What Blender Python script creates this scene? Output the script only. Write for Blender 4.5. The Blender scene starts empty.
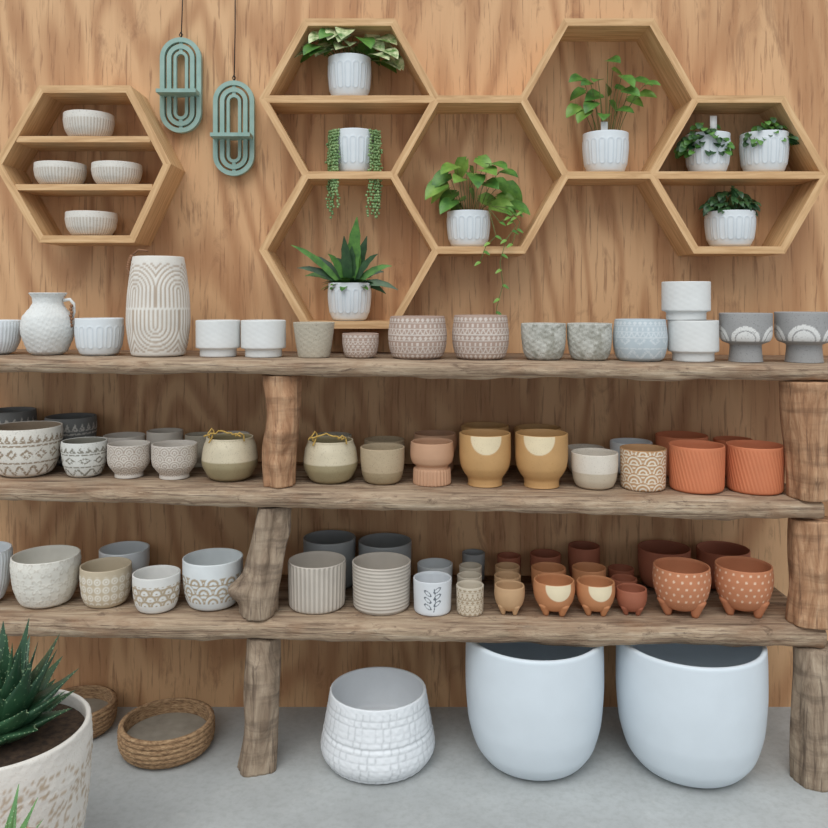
import bpy, math, random
import numpy as np
from mathutils import Vector, noise
random.seed(7)
rng = np.random.RandomState(3)
F=828.0; CX=414.0; HY=300.0; H=1.376; D=2.8
def wx(px,d): return (px-CX)*d/F
def wz(py,d): return H-(py-HY)*d/F
def lin(c):
    o=[]
    for v in c:
        v=v/255.0
        o.append(v/12.92 if v<=0.04045 else ((v+0.055)/1.055)**2.4)
    return (o[0],o[1],o[2],1.0)
scene=bpy.context.scene
try:
    scene.view_settings.view_transform='Standard'
except Exception: pass

# ---------------------------------------------------------------- materials
class NT:
    def __init__(s,name):
        s.mat=bpy.data.materials.new(name); s.mat.use_nodes=True
        s.nt=s.mat.node_tree; s.b=s.nt.nodes['Principled BSDF']
    def n(s,t,**kw):
        return s.nt.nodes.new(t)
    def l(s,a,b): s.nt.links.new(a,b)
    def noise(s,vec,scale,detail=4,rough=.5,dist=0):
        x=s.n('ShaderNodeTexNoise'); x.inputs['Scale'].default_value=scale
        x.inputs['Detail'].default_value=detail; x.inputs['Roughness'].default_value=rough
        x.inputs['Distortion'].default_value=dist
        if vec is not None: s.l(vec,x.inputs['Vector'])
        return x.outputs['Fac']
    def coord(s,scale=(1,1,1),loc=(0,0,0),kind='Object'):
        t=s.n('ShaderNodeTexCoord'); m=s.n('ShaderNodeMapping')
        m.inputs['Scale'].default_value=scale; m.inputs['Location'].default_value=loc
        s.l(t.outputs[kind],m.inputs['Vector']); return m.outputs['Vector']
    def math(s,op,a,b=None,c=None,clamp=False):
        x=s.n('ShaderNodeMath'); x.operation=op; x.use_clamp=clamp
        for i,v in enumerate((a,b,c)):
            if v is None: continue
            if isinstance(v,(int,float)): x.inputs[i].default_value=v
            else: s.l(v,x.inputs[i])
        return x.outputs[0]
    def ramp(s,fac,stops):
        r=s.n('ShaderNodeValToRGB'); e=r.color_ramp.elements
        e[0].position=stops[0][0]; e[0].color=stops[0][1]
        e[1].position=stops[-1][0]; e[1].color=stops[-1][1]
        for p,c in stops[1:-1]:
            q=e.new(p); q.color=c
        s.l(fac,r.inputs['Fac']); return r.outputs['Color']
    def mix(s,fac,a,b,mode='MIX'):
        x=s.n('ShaderNodeMix'); x.data_type='RGBA'; x.blend_type=mode
        for sock,v in ((x.inputs[0],fac),(x.inputs[6],a),(x.inputs[7],b)):
            if isinstance(v,(int,float)): sock.default_value=v
            elif isinstance(v,tuple): sock.default_value=v
            else: s.l(v,sock)
        return x.outputs[2]
    def bump(s,h,strength=.3,dist=.01):
        x=s.n('ShaderNodeBump'); x.inputs['Strength'].default_value=strength
        x.inputs['Distance'].default_value=dist
        s.l(h,x.inputs['Height']); s.l(x.outputs[0],s.b.inputs['Normal'])
    def col(s,c):
        if isinstance(c,tuple): s.b.inputs['Base Color'].default_value=c
        else: s.l(c,s.b.inputs['Base Color'])
    def rough(s,v): s.b.inputs['Roughness'].default_value=v

W0=(1,1,1,1); K0=(0,0,0,1)
def g1(v): return (v,v,v,1)
_pm={}
def pmat(key,a,b=None,rough=.6,speck=0.0,speckcol=(90,75,60),mott=.12,bump=.0,nb=0):
    if key in _pm: return _pm[key]
    m=NT('glaze_'+key)
    at=m.n('ShaderNodeAttribute'); at.attribute_name='mask'
    c=m.mix(at.outputs['Fac'],lin(a),lin(b if b else a))
    v=m.coord()
    if nb: c=m.mix(m.ramp(m.noise(v,nb,5,.65,.5),[(.45,K0),(.6,g1(.9))]),c,lin(b))
    n1=m.noise(v,14,3)
    g=m.ramp(n1,[(.3,g1(1-mott)),(.7,W0)])
    c=m.mix(1.0,c,g,'MULTIPLY')
    if speck>0:
        n2=m.noise(v,260,2)
        f=m.ramp(n2,[(.60,K0),(.68,g1(speck))])
        c=m.mix(f,c,lin(speckcol))
    m.col(c); m.rough(rough)
    if bump>0: m.bump(m.noise(v,90,5,.65),bump,.004)
    _pm[key]=m.mat; return m.mat

def ply(name,light,mid,dark):
    m=NT(name)
    v=m.coord((1.5,1,.34),(3.1,0,1.7))
    n=m.noise(v,1.25,3,.5,.6)
    s=m.math('MULTIPLY_ADD',m.math('SINE',m.math('MULTIPLY',n,66)),.5,.5)
    fib=m.noise(m.coord((24,1,1.2),(4,0,1)),1.5,5,.6,.3)
    base=m.ramp(m.math('ADD',m.math('MULTIPLY',s,.62),m.math('MULTIPLY',fib,.62)),[(.24,lin(mid)),(.52,lin(tuple((a+b)/2 for a,b in zip(light,mid)))),(.85,lin(light))])
    v2=m.coord((55,1,3.6)); f=m.noise(v2,1.6,4,.6,.5)
    c=m.mix(m.ramp(f,[(.34,g1(.6)),(.45,K0)]),base,lin(dark))
    g=m.noise(m.coord((5,1,1.5),(7,0,2)),1.7,6,.7,1.4)
    c=m.mix(m.ramp(g,[(.57,K0),(.72,g1(.6))]),c,lin(dark))
    h=m.noise(m.coord((1.2,1,.5)),1.2,2)
    c=m.mix(1.0,c,m.ramp(h,[(.3,(.90,.87,.85,1)),(.7,W0)]),'MULTIPLY')
    k=m.n('ShaderNodeTexVoronoi'); k.inputs['Scale'].default_value=1.3; m.l(m.coord((1.5,.01,.8),(.4,0,.3)),k.inputs['Vector'])
    c=m.mix(m.ramp(k.outputs['Distance'],[(.018,g1(.8)),(.045,K0)]),c,lin((112,74,48)))
    m.col(c); m.rough(.62); m.bump(f,.12,.003)
    return m.mat
M_ply=ply('plywood_panel',(221,177,132),(188,139,97),(142,97,64))

def plank_mat():
    m=NT('weathered_timber')
    v=m.coord((1.3,12,26)); n=m.noise(v,2.2,7,.68,.9)
    c=m.ramp(n,[(.26,lin((88,68,54))),(.40,lin((146,122,100))),(.55,lin((184,160,134))),(.75,lin((208,190,166)))])
    n2=m.noise(m.coord((2.5,40,110),(2,0,0)),2.0,4,.6)
    c=m.mix(m.ramp(n2,[(.54,K0),(.66,g1(.7))]),c,lin((82,62,48)))
    n3=m.noise(m.coord((1.3,2,2)),3,5,.65)
    c=m.mix(m.ramp(n3,[(.50,K0),(.66,g1(.5))]),c,lin((150,110,78)))
    n4=m.noise(m.coord((6,9,14),(3,1,2)),2.6,6,.72,.6)
    c=m.mix(m.ramp(n4,[(.58,K0),(.66,g1(.6))]),c,lin((96,74,58)))
    m.col(c); m.rough(.85); m.bump(m.math('ADD',n,n4),.75,.012); return m.mat
M_plank=plank_mat()
def log_mat(name,cols,xs=11):
    m=NT(name)
    n=m.noise(m.coord((xs,xs,2.6)),1.6,7,.68,1.6)
    c=m.ramp(n,[(.25,lin(cols[0])),(.42,lin(cols[1])),(.58,lin(cols[2])),(.8,lin(cols[3]))])
    n2=m.noise(m.coord((60,60,3),(3,0,0)),1.5,3,.6,.4)
    c=m.mix(m.ramp(n2,[(.58,K0),(.68,g1(.65))]),c,lin(cols[0]))
    n3=m.noise(m.coord((3,3,16),(1,5,2)),1.7,4,.6,.4)
    c=m.mix(m.ramp(n3,[(.5,K0),(.66,g1(.5))]),c,lin(cols[0]))
    m.col(c); m.rough(.8); m.bump(n,.7,.014); return m.mat
M_logA=log_mat('log_wood_red',((104,72,50),(166,122,88),(196,154,118),(222,190,156)))
M_logB=log_mat('log_wood_grey',((84,68,56),(140,120,100),(172,152,130),(202,184,162)))
def pine_mat():
    m=NT('pale_pine_board')
    t=m.n('ShaderNodeUVMap'); mp=m.n('ShaderNodeMapping'); mp.inputs['Scale'].default_value=(4,50,1)
    m.l(t.outputs[0],mp.inputs['Vector'])
    n=m.noise(mp.outputs[0],1.5,5,.6,.4)
    c=m.ramp(n,[(.3,lin((186,142,96))),(.55,lin((216,175,127))),(.8,lin((231,196,150)))])
    m.col(c); m.rough(.6); m.bump(n,.15,.002); return m.mat
M_pine=pine_mat()
def floor_mat():
    m=NT('concrete')
    v=m.coord(); n=m.noise(v,2.5,6,.6); n2=m.noise(v,45,5,.7)
    c=m.ramp(n,[(.3,lin((164,166,165))),(.7,lin((190,193,192)))])
    c=m.mix(m.ramp(n2,[(.45,K0),(.75,g1(.4))]),c,lin((140,140,136)))
    n3=m.noise(m.coord((1,1,1),(5,2,0)),7,6,.75)
    c=m.mix(m.ramp(n3,[(.58,K0),(.7,g1(.3))]),c,lin((205,204,199)))
    m.col(c); m.rough(.75); m.bump(n2,.1,.003); return m.mat
M_floor=floor_mat()
def plain(name,c,rough=.6,c2=None,sc=20,spec=.5):
    m=NT(name)
    n=m.noise(m.coord(),sc,4,.6)
    m.col(m.ramp(n,[(.35,lin(c)),(.65,lin(c2 if c2 else tuple(min(255,x*1.12) for x in c)))])); m.rough(rough)
    return m.mat
M_soil=plain('potting_soil',(48,36,28),.95,(80,62,46),60)
M_teal=plain('teal_paint',(140,170,160),.6,(156,184,174))
M_cord=plain('black_cord',(25,25,25),.8)
M_rope=plain('jute_rope',(176,140,66),.9,(205,170,95),120)
M_bead=plain('brown_bead',(130,92,64),.7)
M_leaf=plain('leaf_green',(58,102,42),.45,(98,146,62),30)
M_leafd=plain('leaf_dark',(32,62,36),.4,(58,94,52),30)
M_leafv=plain('leaf_variegated',(84,126,56),.45,(228,230,184),40)
M_leafy=plain('leaf_lime',(92,134,50),.45,(134,170,78),25)
M_stem=plain('plant_stem',(92,104,52),.6)
M_pearl=plain('pearl_green',(104,138,84),.45,(150,176,120),40)
M_tag=plain('tag_white',(235,235,230),.5)
def aloe_mat():
    m=NT('succulent_green'); v=m.coord((1,1,1))
    n=m.noise(v,120,2,.5); n2=m.noise(v,8,3)
    c=m.ramp(n2,[(.3,lin((28,58,42))),(.7,lin((62,102,68)))])
    c=m.mix(m.ramp(n,[(.64,K0),(.68,g1(.55))]),c,lin((150,180,140)))
    m.col(c); m.rough(.4); return m.mat
M_aloe=aloe_mat()
def weave_mat():
    m=NT('woven_seagrass')
    n=m.noise(m.coord((40,40,160)),1.5,4,.6)
    c=m.ramp(n,[(.3,lin((112,84,60))),(.55,lin((174,140,104))),(.8,lin((204,174,136)))])
    m.col(c); m.rough(.9); m.bump(n,.6,.006); return m.mat
M_weave=weave_mat()

# ---------------------------------------------------------------- mesh helpers
def link(o,parent=None):
    scene.collection.objects.link(o)
    if parent: o.parent=parent
    return o
def empty(name,loc):
    e=bpy.data.objects.new(name,None); e.location=loc; e.empty_display_size=.05
    return link(e)
class MB:
    def __init__(s): s.v=[]; s.f=[]; s.m=[]
    def add(s,vs,fs,m=0):
        k=len(s.v); s.v+= [tuple(q) for q in vs]
        for f in fs: s.f.append(tuple(i+k for i in f)); s.m.append(m)
    def tube(s,pts,rad,m=0,n=6,flat=1.0):
        pts=[Vector(p) for p in pts]; N=len(pts)
        if not hasattr(rad,'__len__'): rad=[rad]*N
        vs=[]; prev=None
        for i,p in enumerate(pts):
            t=(pts[min(i+1,N-1)]-pts[max(i-1,0)]).normalized()
            a=prev if prev is not None else (Vector((0,1,0)) if abs(t.y)<.9 else Vector((1,0,0)))
            sd=t.cross(a); 
            if sd.length<1e-5: sd=t.cross(Vector((1,0,0)))
            sd.normalize(); up=sd.cross(t).normalized(); prev=up
            for j in range(n):
                an=2*math.pi*j/n
                vs.append(p+sd*math.cos(an)*rad[i]+up*math.sin(an)*rad[i]*flat)
        fs=[]
        for i in range(N-1):
            for j in range(n):
                k=(j+1)%n; fs.append((i*n+j,i*n+k,(i+1)*n+k,(i+1)*n+j))
        fs.append(tuple(range(n))[::-1]); fs.append(tuple((N-1)*n+j for j in range(n)))
        s.add(vs,fs,m)
    def ball(s,c,r,m=0,nu=7,nv=5,sc=(1,1,1)):
        vs=[];fs=[]
        for i in range(nv+1):
            ph=math.pi*i/nv
            for j in range(nu):
                th=2*math.pi*j/nu
                vs.append((c[0]+r*sc[0]*math.sin(ph)*math.cos(th),c[1]+r*sc[1]*math.sin(ph)*math.sin(th),c[2]+r*sc[2]*math.cos(ph)))
        for i in range(nv):
            for j in range(nu):
                k=(j+1)%nu; fs.append((i*nu+j,(i+1)*nu+j,(i+1)*nu+k,i*nu+k))
        s.add(vs,fs,m)
    def box(s,c,sz,m=0):
        x,y,z=c; a,b,d=[q/2 for q in sz]
        vs=[(x+i*a,y+j*b,z+k*d) for i in(-1,1) for j in(-1,1) for k in(-1,1)]
        s.add(vs,[(0,1,3,2),(4,6,7,5),(0,4,5,1),(2,3,7,6),(0,2,6,4),(1,5,7,3)],m)
    def leaf(s,base,dr,up,L,W,kind='heart',droop=.6,fold=.25,m=0):
        dr=Vector(dr).normalized(); up=Vector(up); side=dr.cross(up)
        if side.length<1e-4: side=dr.cross(Vector((0,1,0)))
        side.normalize(); up=side.cross(dr).normalized()
        nl=8; p=Vector(base); vs=[]
        for i in range(nl+1):
            u=i/nl
            if kind=='heart': w=min(1,(u/.1+.02)**.5)*max(0,math.cos(math.pi/2*u**1.5))
            elif kind=='oval': w=math.sin(math.pi*min(1,u*.98+.02))**.6
            else: w=math.sin(math.pi*min(1,(u*.97+.03))**.75)**.9
            w=max(w,.02)*W/2
            an=-droop*u
            d2=dr*math.cos(an)+up*math.sin(an); u2=up*math.cos(an)-dr*math.sin(an)
            for j in (-1,-.5,0,.5,1):
                back=-.12*L*abs(j) if (kind=='heart' and i==0) else 0
                q=p+side*w*j+u2*abs(j)*w*fold+d2*back
                if q.y>-.006: q.y=-.006
                vs.append(q)
            p=p+d2*(L/nl)
        fs=[]
        for i in range(nl):
            for j in range(4):
                a=i*5+j; fs.append((a,a+1,a+6,a+5))
        s.add(vs,fs,m)
    def obj(s,name,mats,parent=None,origin=(0,0,0),smooth=True):
        me=bpy.data.meshes.new(name); o=Vector(origin)
        me.from_pydata([(a-o.x,b-o.y,c-o.z) for a,b,c in s.v],[],s.f)
        for q in mats: me.materials.append(q)
        me.polygons.foreach_set('material_index',s.m)
        me.polygons.foreach_set('use_smooth',[smooth]*len(s.f)); me.update()
        ob=bpy.data.objects.new(name,me)
        if parent is None: ob.location=o
        return link(ob,parent)

PROF={
'cyl':[(.86,0),(.93,.03),(.96,.1),(.98,.5),(1,1)],
'taper':[(.70,0),(.76,.03),(.87,.4),(1,1)],
'round':[(.66,0),(.80,.06),(.92,.25),(.99,.6),(1,1)],
'bowl':[(.58,0),(.75,.08),(.92,.38),(1,.8),(.985,1)],
'dish':[(.50,0),(.74,.07),(.93,.36),(1,.72),(1,1)],
'drum':[(.74,0),(.88,.08),(.98,.32),(1,.6),(.95,.9),(.93,1)],
'belly':[(.60,0),(.78,.08),(.97,.32),(1,.5),(.94,.78),(.84,.96),(.84,1)],
'step':[(.80,0),(.82,.03),(.82,.20),(.85,.22),(.97,.24),(1,.28),(1,.6),(1,1)],
'pedestal':[(.66,0),(.64,.05),(.60,.28),(.62,.36),(.88,.42),(.97,.50),(1,.62),(1,1)],
'goblet':[(.84,0),(.86,.04),(.84,.34),(.74,.40),(.74,.44),(.92,.52),(1,.66),(1,.85),(.97,1)],
'foot':[(.66,0),(.66,.05),(.66,.12),(.80,.24),(.95,.38),(1,.56),(1,1)],
'foot2':[(.68,0),(.66,.04),(.68,.14),(.82,.24),(.94,.36),(1,.56),(1,1)],
'jug':[(.52,0),(.72,.06),(.95,.3),(1,.45),(.92,.62),(.66,.76),(.56,.84),(.58,.93),(.70,1)],
'tall':[(.74,0),(.84,.02),(.94,.15),(1,.35),(.97,.6),(.88,.85),(.80,1)],
'egg':[(.20,.10),(.42,.12),(.68,.21),(.88,.38),(.98,.60),(1,.78),(.97,1)],
'big':[(.50,0),(.70,.035),(.86,.15),(.96,.34),(1,.6),(1,.85),(.99,1)],
'wide':[(.76,0),(.87,.03),(.98,.16),(1,.27),(.96,.45),(.87,.85),(.84,1)],
'dish2':[(.72,0),(.86,.08),(.96,.4),(.97,.8),(.95,1)],
}
def smoothprof(pts,n):
    P=np.array(pts,float); P=np.vstack([2*P[0]-P[1],P,2*P[-1]-P[-2]])
    seg=np.hypot(np.diff(P[1:-1,0])*.7,np.diff(P[1:-1,1])); cum=np.concatenate([[0],np.cumsum(seg)]); cum/=cum[-1]
    out=[]
    for u in np.linspace(0,1,n):
        i=min(np.searchsorted(cum,u,side='right')-1,len(seg)-1); t=(u-cum[i])/(cum[i+1]-cum[i])
        p0,p1,p2,p3=P[i],P[i+1],P[i+2],P[i+3]
        m1=(p2-p0)*.35; m2=(p3-p1)*.35
        t2=t*t;t3=t2*t
        out.append((2*t3-3*t2+1)*p1+(t3-2*t2+t)*m1+(-2*t3+3*t2)*p2+(t3-t2)*m2)
    o=np.array(out); o[:,1]=np.maximum.accumulate(np.clip(o[:,1],0,1)); return o

def revolve(name,loc,R,Ht,prof,mats,mask=None,disp=None,hi=False,e=.005,ib=.08,rot=0,parent=None,extra=None,rimmask=0,innermask=0):
    nu,nv=(224,64) if hi else (72,26)
    if isinstance(mats,bpy.types.Material): mats=[mats]
    pr=smoothprof(PROF[prof],nv); r=pr[:,0]*R; h=pr[:,1]*Ht
    rT=r[-1]
    rows=[(.0004,h[0]),(r[0]*.6,h[0])]; kind=[2,2]
    for a,b in zip(r,h): rows.append((a,b)); kind.append(0)
    rows+=[(rT-e*.15,Ht+e*.25),(rT-e*.5,Ht+e*.38),(rT-e*.85,Ht+e*.25)]; kind+=[1]*3
    for hh in np.linspace(Ht,max(ib*Ht,h[0]+.004),12):
        rows.append((max(np.interp(hh,h,r)-e,.003),hh)); kind.append(3)
    rows.append((.0004,rows[-1][1])); kind.append(3)
    rows=np.array(rows); kind=np.array(kind); n=len(rows)
    th=np.linspace(-math.pi,math.pi,nu,endpoint=False)
    TH,RR=np.meshgrid(th,rows[:,0]); _,HH=np.meshgrid(th,rows[:,1])
    S=TH*R; T=HH/Ht; outer=(kind==0)[:,None]&np.ones_like(TH,bool)
    if disp is not None:
        RR=RR+np.where(outer,disp(S,HH,T,TH,R,Ht),0)
    mk=np.zeros_like(RR)
    if mask is not None: mk=np.where(outer,np.clip(mask(S,HH,T,TH,R,Ht),0,1),mk)
    mk[kind==1,:]=rimmask; mk[kind==3,:]=innermask
    V=np.stack([RR*np.sin(TH+rot),-RR*np.cos(TH+rot),HH],-1).reshape(-1,3)
    i=np.arange(n-1)[:,None]*nu; j=np.arange(nu)[None,:]; k=(j+1)%nu
    Fq=np.stack([i+j,i+k,i+nu+k,i+nu+j],-1).reshape(-1,4).tolist()
    vs=V.tolist(); mi=[0]*len(Fq); mk=mk.reshape(-1).tolist()
    if extra:
        b=len(vs); vs+=[list(q) for q in extra.v]
        for f,m in zip(extra.f,extra.m): Fq.append([q+b for q in f]); mi.append(m)
        mk+=[0]*len(extra.v)
    me=bpy.data.meshes.new(name); me.from_pydata(vs,[],Fq)
    for q in mats: me.materials.append(q)
    me.polygons.foreach_set('material_index',mi)
    me.polygons.foreach_set('use_smooth',[True]*len(Fq))
    a=me.attributes.new('mask','FLOAT','POINT'); a.data.foreach_set('value',mk)
    me.update()
    ob=bpy.data.objects.new(name,me); ob.location=loc
    return link(ob,parent)

# ---------------------------------------------------------------- surface patterns
def cell(S,w,off=0): q=S/w+off; return (q-np.round(q))*w
def wrapw(R,w): return 2*math.pi*R/max(1,round(2*math.pi*R/w))
def sm(x,a,b):
    t=np.clip((x-a)/(b-a),0,1); return t*t*(3-2*t)
def stad(w,L,r0,sig,c=.5):
    def f(S,h,T,TH,R,Ht):
        ww=wrapw(R,w); dx=cell(S,ww); dy=np.maximum(np.abs(h-c*Ht)-L*Ht,0)
        d=np.hypot(dx,dy); return np.exp(-((d-r0)/sig)**2)
    return f
def scaled(f,k): return lambda *a: f(*a)*k
def ribs(n,a): return lambda S,h,T,TH,R,Ht: a*np.cos(n*TH)*sm(T,.02,.06)*(1-sm(T,.95,.99))
def hribs(n,a): return lambda S,h,T,TH,R,Ht: a*np.cos(2*math.pi*n*T)
def diag(n,p,a): return lambda S,h,T,TH,R,Ht: a*np.cos(n*TH+h*p)*sm(T,.03,.1)*(1-sm(T,.93,.97))
def dots(w,r):
    def f(S,h,T,TH,R,Ht):
        ww=wrapw(R,w); row=np.round(h/(w*.8)); dy=h-row*w*.8
        dx=cell(S,ww,(row%2)*.5); return (1-sm(np.hypot(dx,dy),r*.8,r*1.1))*(T>.3)
    return f
def gridrings(w):
    def f(S,h,T,TH,R,Ht):
        ww=wrapw(R,w); dx=cell(S,ww); hh=h-.10*Ht; dy=hh-np.round(hh/ww)*ww
        d=np.hypot(dx,dy); m=np.exp(-((d-ww*.33)/(ww*.10))**2)+(1-sm(d,ww*.1,ww*.16))
        return m*((T>.12)&(T<.88))
    return f
def semi(s0,rad):
    def f(S,h,T,TH,R,Ht):
        d=np.hypot(S-s0*R,h-Ht*.97); return (1-sm(d,rad*R*.97,rad*R*1.03))
    return f
def arcs(w,k,lo=0,hi=1,flip=False,bw=.5):
    def f(S,h,T,TH,R,Ht):
        ww=wrapw(R,w); hh=h-lo*Ht
        q=hh/(ww*.5)
        if flip: q=-q
        row=np.floor(q); y=(q-row)*ww*.5; dx=cell(S,ww,(row%2)*.5)
        d=np.hypot(dx,y); d2=np.hypot(ww/2-np.abs(dx),y+ww*.5)
        d=np.where(d<ww*.5,d,d2)
        return sm(np.cos(2*math.pi*k*d/ww),bw-.7,bw)*((T>lo)&(T<hi))
    return f
def vasearch(S,h,T,TH,R,Ht):
    ww=wrapw(R,R*1.57)
    def A(dx,y): return np.where(y>0,np.hypot(dx,y),np.abs(dx))
    up=A(cell(S,ww,.40),h-.66*Ht); dn=A(cell(S,ww,.90),.30*Ht-h)
    d=np.where(T>.48,up,dn)
    g=np.abs(cell(d,ww*.088,.5)); return (1-sm(g,ww*.010,ww*.024))*((T<.93)&(T>.04))*((np.abs(T-.48)>.008))
def tribal(S,h,T,TH,R,Ht):
    w=wrapw(R,.045); dx=np.abs(cell(S,w))/w*2; dx2=np.abs(cell(S,w/2))/w*4
    m=np.zeros_like(S)
    b=(T>.06)&(T<.28); y=(T-.06)/.22; m=np.where(b,(np.abs(y-dx)<.22)*1.0,m)
    m=np.where((T>.30)&(T<.335),1,m)
    b=(T>.38)&(T<.64); y=(T-.51)/.13; m=np.where(b,(((dx+np.abs(y))<.85)&((dx+np.abs(y))>.4))*1.0,m)
    m=np.where((T>.67)&(T<.70),1,m)
    b=(T>.74)&(T<.92); y=(T-.74)/.18; m=np.where(b,(y<dx2*.9)*1.0,m)
    nz=np.sin(S*410+h*130)*np.sin(h*530+S*90); return m*(nz<.45)*.9
def aztec(S,h,T,TH,R,Ht):
    n=7; band=np.floor(T*n); y=T*n-band; w=wrapw(R,.016); dx=np.abs(cell(S,w,(band%2)*.5))/w*2
    m=np.where(band%3==0,(np.abs(y-.5)*2+dx<.8),np.where(band%3==1,(np.abs(y-dx)<.22),(dx<.35)&(y>.25)&(y<.75)))
    return np.maximum(m*1.0,(y<.12)*1.0)*((T>.03)&(T<.96))
def terrace(S,h,T,TH,R,Ht):
    w=wrapw(R,.03); b=np.floor(T*5); y=T*5-b; dx=cell(S,w,(b%2)*.5)
    d=np.hypot(dx,(y-.1)*Ht/5); return sm(np.cos(d*900),0,.5)*(T>.1)
def botanic(S,h,T,TH,R,Ht):
    w=wrapw(R,.05); hh=h/.05; row=np.floor(hh); y=(hh-row-.5)*.05; dx=cell(S,w,(row%2)*.5)
    a=np.arctan2(y,dx); d=np.hypot(dx,y); pet=.019*np.abs(np.cos(3*a))+.004
    return np.exp(-((d-pet)/.0022)**2)
def leafart(S,h,T,TH,R,Ht):
    m=(np.abs(S-.15*R*np.sin(T*3))<.0012)&(T>.15)&(T<.85)
    m=m*1.0
    for k in range(6):
        t0=.25+.1*k; sg=1 if k%2 else -1; cx=sg*R*.25; cy=(t0+.05)*Ht
        u=((S-cx)*.8+sg*(h-cy)*.6)/(.24*R); v=(-(S-cx)*.6*sg+(h-cy)*.8)/(.10*R)
        d=u*u+v*v; m=np.maximum(m,((d<1)&(d>.45))*1.0)
    return m
def gridm(S,h,T,TH,R,Ht):
    row=np.floor(h/.018); w=wrapw(R,.023); dx=np.abs(cell(S+.003*np.sin(row*2.3),w)); y=np.abs(cell(h,.018)); g=np.minimum(dx,y)
    return (1-sm(g,.0005,.0022))*(T>.04)*(T<.95)
def gridtex(S,h,T,TH,R,Ht):
    rr=np.sin(S*57)*np.sin(h*61+1)
    return -.0019*gridm(S,h,T,TH,R,Ht)*(.65+.35*rr)+.0008*np.sin(S*200+h*90)*np.sin(h*310)-.003*(np.abs(T-.5)<.012)
def bandlow(t0): return lambda S,h,T,TH,R,Ht:(1-sm(T+.0*S,t0-.01,t0+.01))
def rough1(a): 
    def f(S,h,T,TH,R,Ht):
        return a*(np.sin(TH*9+h*160)*np.sin(h*210+TH*4)+.6*np.sin(TH*23-h*330)*np.cos(h*90+TH*13))
    return f

# ---------------------------------------------------------------- room
def plane_box(name,c,sz,mat):
    mb=MB(); mb.box(c,sz); return mb.obj(name,[mat],smooth=False)
plane_box('floor',(0,-3,-.05),(9,6.2,.1),M_floor)
plane_box('wall_back',(0,.03,1.7),(9,.06,3.6),M_ply)

# ---------------------------------------------------------------- shelving
def yf(x): return -.43-.026*x
ZS={1:(1.200,-.008),2:(.824,-.017),3:(.450,-.003)}
def zs(s,x): a,b=ZS[s]; return a+b*x
def shelf(name,s,x0,x1,th,seed):
    n=400; vs=[];fs=[]; ring=11
    for i in range(n+1):
        x=x0+(x1-x0)*i/n; z=zs(s,x)
        nf=noise.noise(Vector((x*2.1,seed,0)))*.012+noise.noise(Vector((x*9,seed,3)))*.006
        nb=noise.noise(Vector((x*3,seed,7)))*.010+noise.noise(Vector((x*14,seed,9)))*.005
        nt=abs(noise.noise(Vector((x*7,seed,12))))*.008
        y=yf(x)+nf; b=z-th+nb
        def q(t): return noise.noise(Vector((x*14,t*3,seed)))*.006+noise.noise(Vector((x*45,t*4,seed)))*.003
        vs+=[(x,-.012,z),(x,y+.05,z),(x,y+.018,z-.001-nt*.3),(x,y+.005+q(1),z-.005-nt),(x,y-.002+q(2),z-th*.28),(x,y-.003+q(2.7),z-th*.45),
             (x,y-.001+q(3.4),z-th*.64),(x,y+.004+q(4),z-th*.82),(x,y+.014+q(5),b+.004),(x,y+.035,b),(x,-.012,z-th)]
    for i in range(n):
        for j in range(ring):
            k=(j+1)%ring; fs.append((i*ring+j,i*ring+k,(i+1)*ring+k,(i+1)*ring+j))
    fs.append(tuple(range(ring))[::-1]); fs.append(tuple(n*ring+j for j in range(ring)))
    mb=MB(); mb.add(vs,fs); return mb.obj(name,[M_plank],None,(0,-.22,zs(s,0)))
shelf('live_edge_timber_shelf',1,-1.45,1.45,.046,1.3)
shelf('live_edge_timber_shelf',2,-1.45,1.160,.058,4.1)
shelf('live_edge_timber_shelf',3,-1.45,1.168,.062,8.7)
def log(name,pts,mat,knots=(),seed=0,amp=.006):
    P=[np.array(p,float) for p in pts]; P=[2*P[0]-P[1]]+P+[2*P[-1]-P[-2]]
    nr=60; ns=56; vs=[]; fs=[]
    for i in range(nr+1):
        u=i/nr*(len(pts)-1); k=min(int(u),len(pts)-2); t=u-k
        p0,p1,p2,p3=P[k:k+4]
        c=.5*((2*p1)+(-p0+p2)*t+(2*p0-5*p1+4*p2-p3)*t*t+(-p0+3*p1-3*p2+p3)*t**3)
        for j in range(ns):
            a=2*math.pi*j/ns; dx,dy=math.sin(a),-math.cos(a)
            r=c[3]+amp*noise.noise(Vector((dx*1.3+seed,dy*1.3,c[2]*5)))*2+amp*.6*noise.noise(Vector((dx*5+seed,dy*5,c[2]*4)))+.0018*noise.noise(Vector((dx*14+seed,dy*14,c[2]*9)))
            for (ka,kz,ks,kh) in knots:
                da=(a-ka+math.pi)%(2*math.pi)-math.pi
                r+=kh*math.exp(-((da*c[3])**2+(c[2]-kz)**2)/(ks*ks))
            vs.append((c[0]+dx*r,c[1]+dy*r,c[2]))
    for i in range(nr):
        for j in range(ns):
            k=(j+1)%ns; fs.append((i*ns+j,i*ns+k,(i+1)*ns+k,(i+1)*ns+j))
    fs.append(tuple(range(ns))[::-1]); fs.append(tuple(nr*ns+j for j in range(ns)))
    mb=MB(); mb.add(vs,fs); return mb.obj(name,[mat],None,tuple(pts[0][:3]))
def LX(px,d=2.44): return wx(px,d)
y1=-.355; LP='rustic_log_post'
log(LP,[(LX(279),y1,zs(2,-.4)+.001,.049),(LX(280),y1,.93,.052),(LX(283),y1,1.03,.048),(LX(281),y1,1.155,.052)],M_logA,[(.1,.985,.025,.014),(.35,1.09,.016,.010),(5.9,.90,.02,.007),(.5,.93,.012,-.006)],1,.007)
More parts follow.
